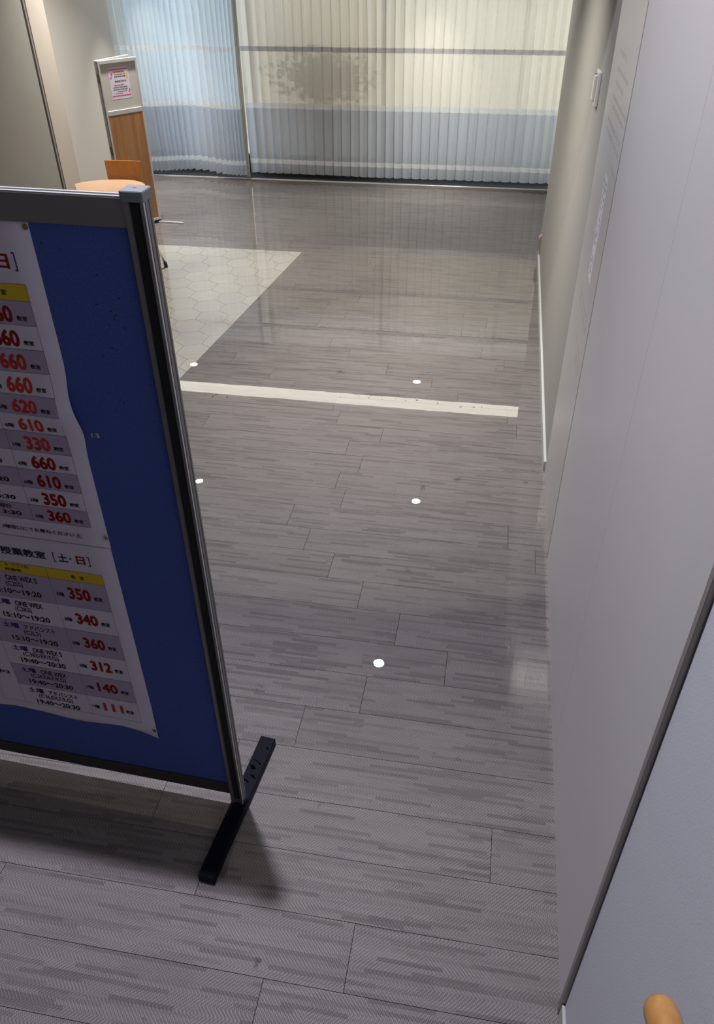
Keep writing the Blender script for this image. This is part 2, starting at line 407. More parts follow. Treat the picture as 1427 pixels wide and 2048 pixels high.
# ================================================================ WATER
wb = bmesh.new()
edge = [(-1.05, 1.0)]
pts = [(.1535, .42), (-.2, .42), (-.25, .45), (-.34, .62), (-.5, .80), (-.8, .95), (-1.2, 1.1), (-1.597, 1.2), (-1.597, 3.843), (.715, 3.843), (.715, 2.95), (.1535, 2.93)]
vs = [wb.verts.new((x*U, y*U, .003)) for x, y in pts]; wb.faces.new(vs)
water = mesh_obj('flood_water', wb, WATER)
if water.data.polygons[0].normal.z < 0: water.data.flip_normals()
wb = bmesh.new(); wb.faces.new([wb.verts.new((x*U, y*U, .003)) for x, y in ((-1.78, 2.96), (-1.597, 2.96), (-1.597, 3.843), (-1.78, 3.843))])
wside = mesh_obj('water_margin', wb, WATER, water)
if wside.data.polygons[0].normal.z < 0: wside.data.flip_normals()
tag(water, 'thin sheet of clear standing water flooding the carpet up to the curtain', 'water')
water['kind'] = 'stuff'

bub = bmesh.new()
for cx, cy, sx, sy, n, r0 in ((-.125, .915, .05, .07, 26, .0022), (-.115, 1.39, .05, .06, 12, .0022), (-.17, 1.93, .03, .04, 12, .003), (-.30, 1.80, .14, .015, 16, .0045), (-.02, 1.79, .05, .01, 5, .005), (-.7, 1.74, .06, .02, 5, .006), (-.2, 1.1, .25, .2, 14, .002)):
    for k in range(n):
        x, y = cx+random.gauss(0, .5)*sx, cy+random.gauss(0, .5)*sy
        if x > .15: continue
        r = r0*random.uniform(.5, 1.3)
        bmesh.ops.create_icosphere(bub, subdivisions=2, radius=r, matrix=Matrix.Translation((x*U, y*U, .0032)) @ Matrix.Diagonal((1, 1, .55, 1)))
o = mesh_obj('water_bubbles', bub, WATER, smooth=True); o['kind'] = 'stuff'
tag(o, 'tiny bubbles and droplets scattered on the flooded carpet', 'bubbles')

# ================================================================ PIN BOARD
BA = math.radians(-2.2)
board = empty('notice_board', (-.278*U, .592*U, 0), BA)
tag(board, 'tall mobile blue felt notice board in aluminium frame on black feet', 'notice board')
BW = .74                       # width between post centres
for x0, mir in ((0, 1), (-BW, -1)):
    w, d = .0165/2, .0145/2
    g_ = .0022                                   # depth of the grooves
    sec = [(-w, -d), (-w+.0038, -d), (-w+.0044, -d+g_), (w-.0030, -d+g_), (w-.0024, -d), (w, -d),
           (w, -d+.0030), (w-g_*.6, -d+.0036), (w-g_*.6, -d+.0048), (w, -d+.0054), (w, -d+.0098), (w-g_*.6, -d+.0103), (w-g_*.6, -d+.0113), (w, -d+.0118), (w, d), (-w, d)]
    bm = bmesh.new(); prism(bm, [((x0+mir*a)*U, b*U) for a, b in sec], .02*U, .829*U)
    p = mesh_obj('post', bm, ALUD, board)
    xa, xb = sorted(((x0+mir*(-w+.0045))*U, (x0+mir*(w-.0031))*U))
    mesh_obj('front_channel', B(xa, xb, (-d+g_-.0004)*U, (-d+g_)*U, .03*U, .828*U), DARK, p)
    xa, xb = sorted(((x0+mir*(w-.0006))*U, (x0+mir*(w+.0004))*U))
    mesh_obj('bright_bead', B(xa, xb, (-d+.0004)*U, (-d+.0026)*U, .03*U, .828*U), ALU, p)
    cp = mesh_obj('post_cap', B((x0-.0098)*U, (x0+.0098)*U, -.0088*U, .0088*U, .8275*U, .8365*U, bev=.003, seg=2), plain('grey_cap', (.22, .235, .235), .5), board)
    bm = bmesh.new(); bmesh.ops.create_circle(bm, cap_ends=True, segments=12, radius=.003, matrix=Matrix.Translation((x0*U, 0, .8366*U))); bmesh.ops.scale(bm, vec=(1.4, .8, 1), space=Matrix.Translation((-x0*U, 0, 0)), verts=bm.verts)
    mesh_obj('cap_mark', bm, BLUEINK, cp)
    # foot: black steel bar, a little skewed against the board
    ft = B(-.0115*U, .0115*U, -.1135*U, .1135*U, .003, .0130*U, bev=.002)
    fo = mesh_obj('foot', ft, BLACKST, board); fo.location = (x0*U, 0, 0); fo.rotation_euler = (0, 0, math.radians(-3.6))
    if x0 == 0:
        wm = bmesh.new()
        for wx0, wy0, wl_, ww_ in ((-.003, .034, .010, .0016), (.0025, .043, .013, .0018), (-.003, .058, .012, .0030), (.001, .068, .017, .0016), (.006, .094, .008, .0010)):
            n_ = 14; cr_, sr_ = math.cos(-.5), math.sin(-.5); vs_ = []
            for q in range(n_):
                t_ = 2*math.pi*q/n_; px_, py_ = wl_*.5*math.cos(t_)*random.uniform(.75, 1.1), ww_*math.sin(t_)*random.uniform(.4, 1.4)
                vs_.append(wm.verts.new((max(-.0105, min(.0105, wx0+px_*cr_-py_*sr_))*U, (wy0+px_*sr_+py_*cr_)*U, .0131*U)))
            wm.faces.new(vs_)
        wo = mesh_obj('wet_marks', wm, plain('wet_black', (.001, .001, .002), .2, spec=.05), fo); wo['kind'] = 'stuff'
fy0, fy1 = -.0052, .0052
xl, xr = -BW+.008, -.008
tp = mesh_obj('top_rail', B(xl*U, xr*U, fy0*U, fy1*U, .8065*U, .8300*U, bev=.0012), ALUD, board)
for yy in (-.0036, .0030):
    mesh_obj('rail_bead', B(xl*U, xr*U, (yy-.0013)*U, (yy+.0013)*U, .8300*U, .8310*U), ALU, tp)
mesh_obj('bottom_rail', B(xl*U, xr*U, fy0*U, fy1*U, .038*U, .0605*U, bev=.0012), plain('dark_rail', (.06, .055, .055), .5, metal=.3), board)
mesh_obj('felt_panel', B(xl*U, xr*U, -.0030*U, .0030*U, .0605*U, .8065*U), FELT, board)
# specks where paper and pins were torn off
sp = bmesh.new()
for px, pz in ((-.046, .766), (-.052, .740), (-.040, .735), (-.038, .728), (-.036, .731), (-.030, .747), (-.044, .722), (-.030, .72), (-.046, .70), (-.042, .699), (-.056, .692), (-.058, .654), (-.049, .648), (-.046, .645), (-.09, .79), (-.074, .785)):
    a = random.uniform(0, 3); l, w2 = random.uniform(.0012, .003)*U, .0005*U
    c_, s_ = math.cos(a), math.sin(a)
    v = [sp.verts.new((px*U + c_*i_*l - s_*j_*w2, -.0031*U, pz*U + s_*i_*l + c_*j_*w2)) for i_, j_ in ((-.5, -1), (.5, -1), (.5, 1), (-.5, 1))]
    sp.faces.new(v)
o = mesh_obj('felt_scuffs', sp, INK, board); o['kind'] = 'stuff'

# ---------------------------------------------------------------- text helper
_cache = {}
def glyphs(s, bold):
    k = (s, bold)
    if k in _cache: return _cache[k]
    cu = bpy.data.curves.new('t', 'FONT'); cu.body = s; cu.size = 1; cu.resolution_u = 3; cu.fill_mode = 'FRONT'
    ob = bpy.data.objects.new('t', cu); C.objects.link(ob)
    me = bpy.data.meshes.new_from_object(ob.evaluated_get(bpy.context.evaluated_depsgraph_get()))
    vs = [(v.co.x, v.co.y) for v in me.vertices]; fs = [tuple(p.vertices) for p in me.polygons]
    bpy.data.objects.remove(ob); bpy.data.curves.remove(cu); bpy.data.meshes.remove(me)
    if bold > 0:                 # heavier strokes: the outline struck several times around a small circle
        v0, f0 = vs, fs; vs, fs = list(v0), list(f0)
        nd = 8 if bold > .03 else 6
        for q in range(nd):
            dx, dy = bold*math.cos(2*math.pi*q/nd), bold*math.sin(2*math.pi*q/nd)
            i0 = len(vs); vs += [(a+dx, b+dy) for a, b in v0]; fs += [tuple(i0+k_ for k_ in f) for f in f0]
    _cache[k] = (vs, fs); return vs, fs
class Print:
    def __init__(self): self.v, self.f, self.cut = [], [], []
    def rect(self, u0, u1, z0, z1, n=1, m=1):
        self.cut.append((len(self.v), len(self.f)))
        for a in range(n):
            for c in range(m):
                i = len(self.v)
                ua, ub = u0+(u1-u0)*a/n, u0+(u1-u0)*(a+1)/n; za, zb = z0+(z1-z0)*c/m, z0+(z1-z0)*(c+1)/m
                self.v += [(ua, za), (ub, za), (ub, zb), (ua, zb)]; self.f.append((i, i+1, i+2, i+3))
    def hl(self, u0, u1, z, w=.00028):
        n = max(1, int(abs(u1-u0)/.02)); self.rect(u0, u1, z-w/2, z+w/2, n)
    def vl(self, u, z0, z1, w=.00028):
        n = max(1, int(abs(z1-z0)/.02)); self.rect(u-w/2, u+w/2, z0, z1, 1, n)
    def text(self, s, u0, u1, z0, z1, bold=.02):
        vs, fs = glyphs(s, bold*(1.5 if all(ord(c) < 0x3000 or c == '～' for c in s) else 1.1) if bold > 0 else bold)
        if not vs: return
        x0, x1 = min(v[0] for v in vs), max(v[0] for v in vs); y0, y1 = min(v[1] for v in vs), max(v[1] for v in vs)
        i = len(self.v); self.cut.append((i, len(self.f)))
        self.v += [(u0+(u1-u0)*(v[0]-x0)/(x1-x0), z0+(z1-z0)*(v[1]-y0)/(y1-y0)) for v in vs]
        self.f += [tuple(i+q for q in f) for f in fs]
    def build(self, name, mat, parent, surf, lift, split=False):
        cuts = (self.cut if split else self.cut[:1]) + [(len(self.v), len(self.f))]
        for (v0, f0), (v1, f1) in zip(cuts[:-1], cuts[1:]):
            me = bpy.data.meshes.new(name)
            me.from_pydata([(u*U, surf(u, z) - lift, z*U) for u, z in self.v[v0:v1]], [], [tuple(i-v0 for i in f) for f in self.f[f0:f1]])
            me.materials.append(mat)
            o = link(bpy.data.objects.new(name, me), parent)
            if not split and len(self.cut) > 1: o['kind'] = 'stuff'
        return o

FRONT = -.0031*U
def surf1(u, z):
    t = math.exp(-((z-.628)/.022)**2) * max(0, 1-abs(u+.098)/.16)
    return FRONT - .0008 - .011*t
def surf2(u, z):
    t = max(0, (.20-z)/.06)*max(0, 1-abs(u+.098)/.08) + .35*math.exp(-((u+.24)/.05)**2)*max(0, (.2-z)/.05)
    return FRONT - .0014 - .0045*t
def sheet(name, outline_r, u0, z0, z1, surf, loc_label):
    nz, nu = 150, 14
    me = bpy.data.meshes.new(name); v, f = [], []
    for j in range(nz+1):
        z = z0+(z1-z0)*j/nz; ur = outline_r(z)
        for i in range(nu+1):
            u = u0+(ur-u0)*i/nu
            zz = z + (.0 if (j or z0 > .3) else -.012*math.exp(-((u+.098)/.03)**2) + .004*math.sin(u*38))*1.0
            v.append((u*U, surf(u, zz), zz*U))
    for j in range(nz):
        for i in range(nu): a = j*(nu+1)+i; f.append((a, a+1, a+nu+2, a+nu+1))
    me.from_pydata(v, [], f); me.materials.append(PAPER)
    for p in me.polygons: p.use_smooth = True
    o = bpy.data.objects.new(name, me); C.objects.link(o)
    o.location = board.location; o.rotation_euler = board.rotation_euler
    md = o.modifiers.new('thick', 'SOLIDIFY'); md.thickness = .0003; md.offset = -1
    return o
p1 = sheet('timetable_poster', lambda z: -.0975+.003*math.exp(-((z-.61)/.02)**2)-.0025*math.exp(-((z-.65)/.02)**2), -.46, .4615, .8063, surf1, '')
tag(p1, 'upper white timetable poster with red room numbers pinned to the blue board', 'poster')
p2 = sheet('timetable_poster', lambda z: -.0978, -.46, .147, .4612, surf2, '')
tag(p2, 'lower white timetable poster with blue weekday heading pinned near the board bottom', 'poster')
for o in (p1, p2): o['group'] = 'posters on the notice board'

def cell_number(rd, bk, zt, zb, floor_txt, num, cl, cr, big=.70, shift=0, small=.0052):
    h = zt-zb; w = cr-cl
    zb_ = zb + h*.09
    rd.text(num, cl+w*.28, cl+w*.685, zb_+shift, zb_+h*big+shift, .030)
    bk.text(floor_txt, cl+w*.05, cl+w*.20, zb_+h*.10+shift, zb_+h*.08+small+shift, .022)
    bk.text('教室', cl+w*.735, cl+w*.89, zb_+h*.10+shift, zb_+h*.08+small+shift, .022)

# poster 1
lil, yel, bk, rd, nv, gr = (Print() for _ in range(6))
zs = [.7527, .7374, .7144, .6908, .6674, .6438, .6227, .6015, .5781, .5555, .5323, .5092, .4880]
R1, C1, L1 = -.1146, -.1815, -.40
yel.rect(L1, R1, zs[1], zs[0], 10)
for k in range(1, 12):
    if k % 2: lil.rect(L1, R1, zs[k+1], zs[k], 12, 8)
for z in zs: gr.hl(L1, R1, z)
for u in (R1, C1, -.30, L1): gr.vl(u, zs[-1], zs[0])
nums = ['6階 660', '6階 660', '6階 660', '6階 660', '6階 620', '6階 610', '3階 330', '6階 660', '6階 610', '3階 350', '3階 360']
for k, s in enumerate(nums):
    a, n_ = s.split(); cell_number(rd, bk, zs[k+1], zs[k+2], a, n_, C1, R1)
bk.text('教', -.1560, -.1505, .7420, .7472, .015); bk.text('室', -.1408, -.1353, .7420, .7472, .015)
for k, lines in ((7, ['', '～15:20']), (8, ['', '～15:20']), (9, ['理社', '～13:30']), (10, ['理社', '～13:30'])):
    zt, zb = zs[k+1], zs[k+2]
    sh = {7: -.0045, 8: -.0045, 9: .0, 10: .0}[k]
    if lines[0]: bk.text(lines[0], -.218 if k == 10 else -.2255, -.203 if k == 10 else -.2105, zb+.0125, zb+.0185, .015)
    bk.text(lines[1], -.238, -.1945+(k-9)*.0007, zb+.0042, zb+.0098, .02)
rd.text('日', -.1378, -.1246, .7655, .7785, .03)
nv.text(']', -.1205, -.1176, .7640, .7805, -.005)
bk.text('3階窓口にてお尋ねください⚠', -.2235, -.1285, .4710, .4770, .018)
for P_, nm, mt, li in ((lil, 'shaded_row', LILAC, .0004), (yel, 'header_band', YELLOW, .0004), (gr, 'table_rules', INK, .0007), (bk, 'black_lettering', INK, .0008), (rd, 'room_number', RED, .0008), (nv, 'navy_lettering', NAVY, .0008)):
    P_.build(nm, mt, p1, surf1, li, nm in ('shaded_row', 'room_number', 'blue_lettering'))
# poster 2
lil, yel, bk, rd, nv, gr, bl = (Print() for _ in range(7))
zs = [.4200, .4045, .3630, .3226, .2815, .2408, .2008, .1632]
R2, C2, D2, L2 = -.1172, -.1868, -.2847, -.3165
yel.rect(-.42, R2, zs[1], zs[0], 10)
for k in (1, 3, 5): lil.rect(-.42 if k < 4 else D2, R2, zs[k+1], zs[k], 10)
for z in zs[:5]: gr.hl(-.42, R2, z)
for z in zs[5:7]: gr.hl(D2, R2, z)
gr.hl(L2, R2, zs[7])
for u, a, c in ((R2, 7, 0), (C2, 7, 0), (D2, 7, 0), (L2, 7, 4)): gr.vl(u, zs[a], zs[c])
nv.text('授業教室', -.2375, -.1812, .4325, .4437, .022)
nv.text('[', -.1722, -.1695, .4305, .4450, -.005); nv.text(']', -.1305, -.1277, .4305, .4450, -.005)
bl.text('土', -.1660, -.1545, .4325, .4440, .03); bk.text('・', -.1522, -.1495, .4375, .4400, .02)
rd.text('日', -.1442, -.1336, .4322, .4440, .03)
bk.text('名（クラス名）', -.2385, -.2085, .4142, .4188, .008); bk.text('時間帯', -.2400, -.2190, .4065, .4112, .012)
bk.text('教', -.1568, -.1515, .4085, .4140, .012); bk.text('室', -.1465, -.1410, .4085, .4140, .012)
data = [('ONE WEX S', '(C2SS)', '15:10～19:20', '3階', '350'), ('ONE WEX', '(C2KS)', '15:10～19:20', '3階', '340'), ('アドバンスト', '(C2LS)', '15:10～19:20', '3階', '360'),
        ('ONE WEX S', '(C3ES/EF/EG)', '19:40～20:30', '3階', '312'), ('ONE WEX', '(C3KE/KF/KG)', '19:40～20:30', '1階', '140'), ('アドバンスト', '(C3LE/LF/LG)', '19:40～20:30', '1階', '111')]
for k, (a, b_, c_, d_, e_) in enumerate(data):
    zt, zb = zs[k+1], zs[k+2]; h = zt-zb
    w1 = .040 if a.startswith('ONE WEX S') else .036 if a == 'ONE WEX' else .042
    mid = -.2355
    bl.text('土曜', mid-.037, mid-.0150, zt-.0132, zt-.0042, .020)
    bk.text(a, mid-.0085, mid-.0085+w1, zt-.0132, zt-.0047, .016)
    w2 = .011 if len(b_) < 8 else .0245
    bk.text(b_, mid-w2, mid+w2, zt-.0243, zt-.0148, .008)
    bk.text(c_, mid-.0305, mid+.0315, zt-.0352, zt-.0266, .018)
    cell_number(rd, bk, zt-.008, zb+.010, d_, e_, C2, R2, .80, small=.0070)
bk.text('中3', -.3110, -.2915, .2165, .2245, .02)
for P_, nm, mt, li in ((lil, 'shaded_row', LILAC, .0004), (yel, 'header_band', YELLOW, .0004), (gr, 'table_rules', INK, .0007), (bk, 'black_lettering', INK, .0008), (rd, 'room_number', RED, .0008), (nv, 'navy_lettering', NAVY, .0008), (bl, 'blue_lettering', BLUEINK, .0008)):
    P_.build(nm, mt, p2, surf2, li, nm in ('shaded_row', 'room_number', 'blue_lettering'))
# drawing pins
def pin(u, z, y, mat, label, scrap=False):
    o = empty('drawing_pin', (board.matrix_basis @ Vector((u*U, y, z*U))), BA)
    bm = bmesh.new()
    prof = [(0, -.0034), (.0035, -.0031), (.0058, -.0019), (.0062, -.0008), (.0058, 0)]
    rings = []
    for r_, y_ in prof[1:]:
        rings.append([bm.verts.new((r_*math.cos(k*math.pi/8), y_, r_*math.sin(k*math.pi/8))) for k in range(16)])
    t_ = bm.verts.new((0, prof[0][1], 0))
    for k in range(16): bm.faces.new((t_, rings[0][k], rings[0][(k+1) % 16]))
    for a in range(3):
        for k in range(16): bm.faces.new((rings[a][k], rings[a+1][k], rings[a+1][(k+1) % 16], rings[a][(k+1) % 16]))
    bm.faces.new(rings[-1])
    mesh_obj('pin_head', bm, mat, o, smooth=True)
    mesh_obj('pin_point', tube(bmesh.new(), [(0, -.0005, 0), (0, .004, 0)], .0008, 6), mat, o)
    if scrap:
        bm = bmesh.new(); prism(bm, [(-.0105, -.004), (-.008, .006), (-.002, .005), (.004, .0075), (.0095, .003), (.0105, -.006), (.002, -.005), (-.004, -.0065)], -.0004, .0, 'y')
        mesh_obj('torn_scrap', bm, PAPER, o)
    tag(o, label, 'drawing pin'); o['group'] = 'drawing pins on the notice board'
    return o
pin(-.1000, .8025, surf1(-.1, .8)-.001, BRASS, 'brass drawing pin at the top corner of the upper poster')
pin(-.0835, .6058, FRONT-.0008, PINGREY, 'grey drawing pin holding a torn white scrap on bare blue felt', True)
pin(-.0998, .4765, surf1(-.1, .476)-.0012, plain('copper_pin', (.45, .28, .18), .4, metal=.5), 'pale drawing pin at the bottom right corner of the upper poster')
pin(-.1005, .1525, surf2(-.1, .152)-.0012, PINGREY, 'dark drawing pin at the curled bottom corner of the lower poster')

# ================================================================ CURTAINS
ZT = .956
BANDS = [(.025, .069, 1), (.069, .089, 2), (.089, .308, 1), (.308, .330, 2), (.330, .536, 0), (.536, .555, 3), (.555, .750, 0), (.750, .772, 4), (.772, ZT, 0)]
def curtain(name, x0, x1, plan, wobble, lead, tapes, upper=SHEER_T):
    o = bpy.data.objects.new(name, None); C.objects.link(o); o.location = ((x0+x1)/2*U, YC*U, 0)
    xs = plan(x0, x1)
    zl = [BANDS[0][0]]; mi = []
    for a, c, k in BANDS:
        n = max(1, int((c-a)/.03))
        for q in range(n): zl.append(a+(c-a)*(q+1)/n); mi.append(k)
    me = bpy.data.meshes.new('pleated_fabric'); v, f = [], []
    for z in zl:
        for (x, y) in xs:
            dx, dy, dz = wobble(x, z, zl[0])
            v.append(((x+dx)*U-o.location.x, (y+dy)*U-o.location.y, (z+dz)*U))
    n = len(xs); idx = []
    for j in range(len(zl)-1):
        for i in range(n-1): f.append((j*n+i, j*n+i+1, (j+1)*n+i+1, (j+1)*n+i)); idx.append(mi[j])
    me.from_pydata(v, [], f)
    for mm in (upper, SHEER_L)+tapes: me.materials.append(mm)
    for p, k in zip(me.polygons, idx): p.material_index = k
    link(bpy.data.objects.new('pleated_fabric', me), o)
    for lx, w, mt in lead:
        mesh_obj('lead_bar', SB(lx-w, lx+w, YC-.022, YC-.014, .010, ZT, bev=.0006), mt, o, off=o.location)
    return o
rc = random.Random(11)
def plan_r(x0, x1):
    out, x = [], x0
    while x < x1:
        p = rc.uniform(.0385, .0440); q = rc.uniform(-.0025, .0025)
        out += [(x, YC+q), (x+p*.45, YC-.004+q), (x+p*.86, YC+.001), (x+p*.93, YC+.015)]
        x += p
    return out
def plan_l(x0, x1):
    out, x, k = [], x0, 0
    while x < x1:
        t = (x-x0)/(x1-x0)
        dense = .5+.5*math.sin(t*9.5-1.0)
        big = -.040*math.sin(t*2*math.pi*1.35+.4)*(.3+.7*t)
        out.append((x, YC - .02 + big + (.016 if k % 2 else -.012) + rc.uniform(-.003, .003)))
        x += rc.uniform(.006, .010) + .012*(1-dense); k += 1
    return out
cr = curtain('sheer_curtain', -1.203, .71, plan_r, lambda x, z, zb: (.003*math.sin(x*9+z*4), .004*math.sin(x*5.0+2)*(1-z), .002*math.sin(x*300)*(z < .03)), [(-1.205, .0035, plain('cream_bar', (.60, .57, .50), .5))], (TAPE, TAPED, sheer_mat('woven_tape_header', (.20, .195, .20), .0, .45)))
tag(cr, 'wide cream pleated sheer curtain with horizontal tapes across the window', 'curtain', 'pleated curtains')
cl_ = curtain('sheer_curtain', -1.783, -1.205, plan_l, lambda x, z, zb: (.004*math.sin(x*14+z*5)*(1-z), .012*math.sin(x*8+1)*(1-z), .002*math.sin(x*260)*(z < .03)), [(-1.222, .0030, plain('brown_bar', (.36, .32, .28), .5)), (-1.2135, .0030, plain('taupe_bar', (.58, .54, .48), .5))], (TAPE, TAPE, TAPE), sheer_mat('sheer_fabric_blue_lit', (.82, .86, .865), .13))  # blue light from outside is put into this fabric's tint
tag(cl_, 'narrow pleated sheer curtain, blue outside light in its tint, bunched beside the left wall', 'curtain', 'pleated curtains')

# shrub standing outside, a blurred brown shape through the fabric
sh = empty('potted_shrub', (-.88*U, 4.11*U, -.05*U))
tag(sh, 'blurred brown shrub in a pot outside, seen through the sheer curtain', 'shrub')
bm = bmesh.new(); tube(bm, [(0, 0, 0), (0, 0, .14*U), (0, 0, .30*U)], [.035*U, .045*U, .05*U], 16); mesh_obj('pot', bm, TERRA, sh)
mesh_obj('stem', tube(bmesh.new(), [(0, 0, .28*U), (.01*U, 0, .45*U)], .012*U, 8), LEAF, sh)
bm = bmesh.new()
for k in range(700):
    p = Vector((random.gauss(0, .11)*U, random.gauss(0, .02)*U, (.455+max(-.13, min(.12, random.gauss(0, .05))))*U))
    q = Vector((random.gauss(0, 1), random.gauss(0, 1), random.gauss(0, 1))).normalized(); w = q.orthogonal().normalized()
    l_ = .022*U
    v = [bm.verts.new(p+q*l_), bm.verts.new(p+w*l_*.5), bm.verts.new(p-q*l_), bm.verts.new(p-w*l_*.5)]; bm.faces.new(v)
o = mesh_obj('foliage', bm, LEAF, sh); o['kind'] = 'stuff'

# ================================================================ FOLDING SCREEN
PA, PB = Vector((-1.475, 3.010)), Vector((-1.3875, 3.130))
ang = math.atan2(PB.y-PA.y, PB.x-PA.x); PW = .1600
scr = empty('folding_screen', (PA.x*U, PA.y*U, 0), ang)
tag(scr, 'narrow two-leaf folding screen with wood lower panel and grey pin board top', 'folding screen')
T = .010
def leaf(parent, x0, x1, y0, front=True):
    f_ = parent
    mesh_obj('stile', B(x0*U, (x0+.0075)*U, y0*U, (y0+T)*U, .012*U, .600*U, bev=.002), ALU, f_)
    mesh_obj('stile', B((x1-.0075)*U, x1*U, y0*U, (y0+T)*U, .012*U, .600*U, bev=.002), ALU, f_)
    for za, zb in ((.588, .600), (.419, .4345), (.012, .022)):
        mesh_obj('rail', B((x0+.0075)*U, (x1-.0075)*U, y0*U, (y0+T)*U, za*U, zb*U, bev=.002), ALU, f_)
    mesh_obj('pin_panel', B((x0+.0075)*U, (x1-.0075)*U, (y0+.004)*U, (y0+.007)*U, .4345*U, .588*U), PINB, f_)
    mesh_obj('wood_panel', B((x0+.006)*U, (x1-.002)*U, (y0+.0008)*U, (y0+.008)*U, .022*U, .419*U), OAK, f_)
leaf(scr, 0, PW, 0)
for z in (.545, .30):
    h_ = mesh_obj('hinge', B(-.006*U, .0*U, .001*U, .009*U, (z-.016)*U, (z+.016)*U, bev=.001), plain('brown_hinge', (.10, .06, .04), .5, metal=.4), scr)
mesh_obj('hinge_post', B(-.0045*U, -.0005*U, .002*U, .012*U, .012*U, .600*U), ALUD, scr)
# second leaf folded back behind the first
lf2 = empty('rear_leaf', (0, .014*U, 0), math.radians(19)); lf2.parent = scr
leaf(lf2, .002, .1830, 0)
lk = mesh_obj('latch_plate', B((PW-.001)*U, (PW+.003)*U, .001*U, .009*U, .010*U, .072*U, bev=.001), WHITEP, scr)
for z in (.02, .035, .05, .063):
    bm = tube(bmesh.new(), [((PW+.0029)*U, .005*U, z*U), ((PW+.0034)*U, .005*U, z*U)], .0022*U, 10); mesh_obj('latch_hole', bm, DARK, lk)
mesh_obj('base_block', B((PW-.022)*U, PW*U, -.002*U, .012*U, .001, .012*U), RUBBER, scr)
mesh_obj('base_block', B(0, .022*U, -.002*U, .012*U, .001, .012*U), RUBBER, scr)
fb = mesh_obj('foot_bar', B(-.004*U, .106*U, -.0045*U, .0045*U, .001, .0065*U, bev=.002), ALU, scr); fb.location = ((PW-.008)*U, 0, 0); fb.rotation_euler = (0, 0, -ang-.03)
# notice on the screen
nt_ = empty('flyer', scr.location.copy(), ang)
tag(nt_, 'white flyer with pink bars pinned on the folding screen', 'flyer')
def flat(u, z): return .0038*U
P_ = Print(); P_.rect(.0395, .1205, .4695, .5735); P_.build('paper_sheet', PAPER, nt_, lambda u, z: .0038*U, .0002)
P_ = Print(); P_.rect(.041, .119, .5655, .5685); P_.rect(.041, .119, .4790, .4825)
for cx, cz in ((.050, .549), (.046, .541), (.052, .555), (.113, .492), (.116, .498)):
    P_.rect(cx-.0028, cx+.0028, cz-.003, cz+.003)
P_.build('pink_print', PINK, nt_, flat, .0006)
P_ = Print(); 
for k in range(9): P_.rect(.058+k*.0052, .0622+k*.0052, .5562, .5612)
P_.build('red_lettering', RED, nt_, flat, .0006)
P_ = Print(); P_.rect(.109, .116, .538, .553); P_.build('gold_ornament', YPRINT, nt_, flat, .0006)
P_ = Print()
for z, a, c, h_ in ((.5500, .062, .106, .0028), (.5435, .060, .108, .0042), (.5280, .060, .108, .0052), (.5155, .054, .095, .003), (.5085, .050, .108, .0035), (.5015, .050, .110, .0035), (.4945, .066, .104, .0022), (.4885, .056, .086, .0022)):
    u = a
    while u < c:
        w = random.uniform(.002, .006); P_.rect(u, min(u+w, c), z-h_/2, z+h_/2); u += w+random.uniform(.0008, .002)
P_.build('black_lettering', plain('grey_ink', (.10, .09, .11), .7), nt_, flat, .0006)

# ================================================================ TABLE AND CHAIR
tz = .280
tb = empty('cafe_table', (-1.2946*U, 2.593*U, 0)); tag(tb, 'small pale wood cafe table with rounded edge beside the left wall', 'table')
poly = []
for k in range(48):
    a = 2*math.pi*k/48
    rx = .107 if math.cos(a) > 0 else .160
    poly.append((rx*math.cos(a), .107*math.sin(a)))
nx_, ny_ = -.865, .503           # clip line through the two cut points, outward normal to the left
q0 = (-1.4348+1.2946, 2.5978-2.593)
q1 = (-1.3818+1.2946, 2.5069-2.593)
tx, ty = q1[0]-q0[0], q1[1]-q0[1]; ln_ = math.hypot(tx, ty); nx_, ny_ = ty/ln_, -tx/ln_
if nx_ > 0: nx_, ny_ = -nx_, -ny_
poly = clip_poly(poly, nx_, ny_, nx_*q0[0]+ny_*q0[1])
bm = prism(bmesh.new(), [(x*U, y*U) for x, y in poly], (tz-.010)*U, tz*U)
bmesh.ops.bevel(bm, geom=[e for e in bm.edges if abs(e.verts[0].co.z-e.verts[1].co.z) < 1e-5], offset=.002, segments=1, affect='EDGES')
mesh_obj('table_top', bm, TABLEW, tb)
mesh_obj('under_frame', tube(bmesh.new(), [(0, 0, (tz-.03)*U), (0, 0, (tz-.0095)*U)], .045*U, 20), ALUD, tb)
for dx, dy in ((.125, .045), (-.14, -.04), (-.05, -.12), (.07, -.125)):
    l_ = mesh_obj('leg', tube(bmesh.new(), [(dx*.35*U, dy*.35*U, (tz-.012)*U), (dx*U, dy*U, .012*U)], .0045*U, 12), CHROME, tb, smooth=True)
    mesh_obj('rubber_foot', tube(bmesh.new(), [(dx*.995*U, dy*.995*U, .016*U), (dx*1.01*U, dy*1.01*U, .001)], [.0062*U, .0068*U], 12), RUBBER, l_)
ch = empty('plywood_chair', (-1.3080*U, 2.702*U, 0), math.radians(2)); tag(ch, 'orange plywood chair with curved back tucked behind the cafe table', 'chair')
bm = bmesh.new(); n, mrows = 14, 8; g = []
for j in range(mrows+1):
    z = .225+(.334-.225)*j/mrows; row = []
    hw = (.058+.0075*j/mrows)
    for i in range(n+1):
        t = -1+2*i/n
        row.append((hw*t*U, (.014+.010*(1-t*t) + .010*j/mrows)*U, (z+.0012*t*t*(j == mrows))*U))
    g.append(row)
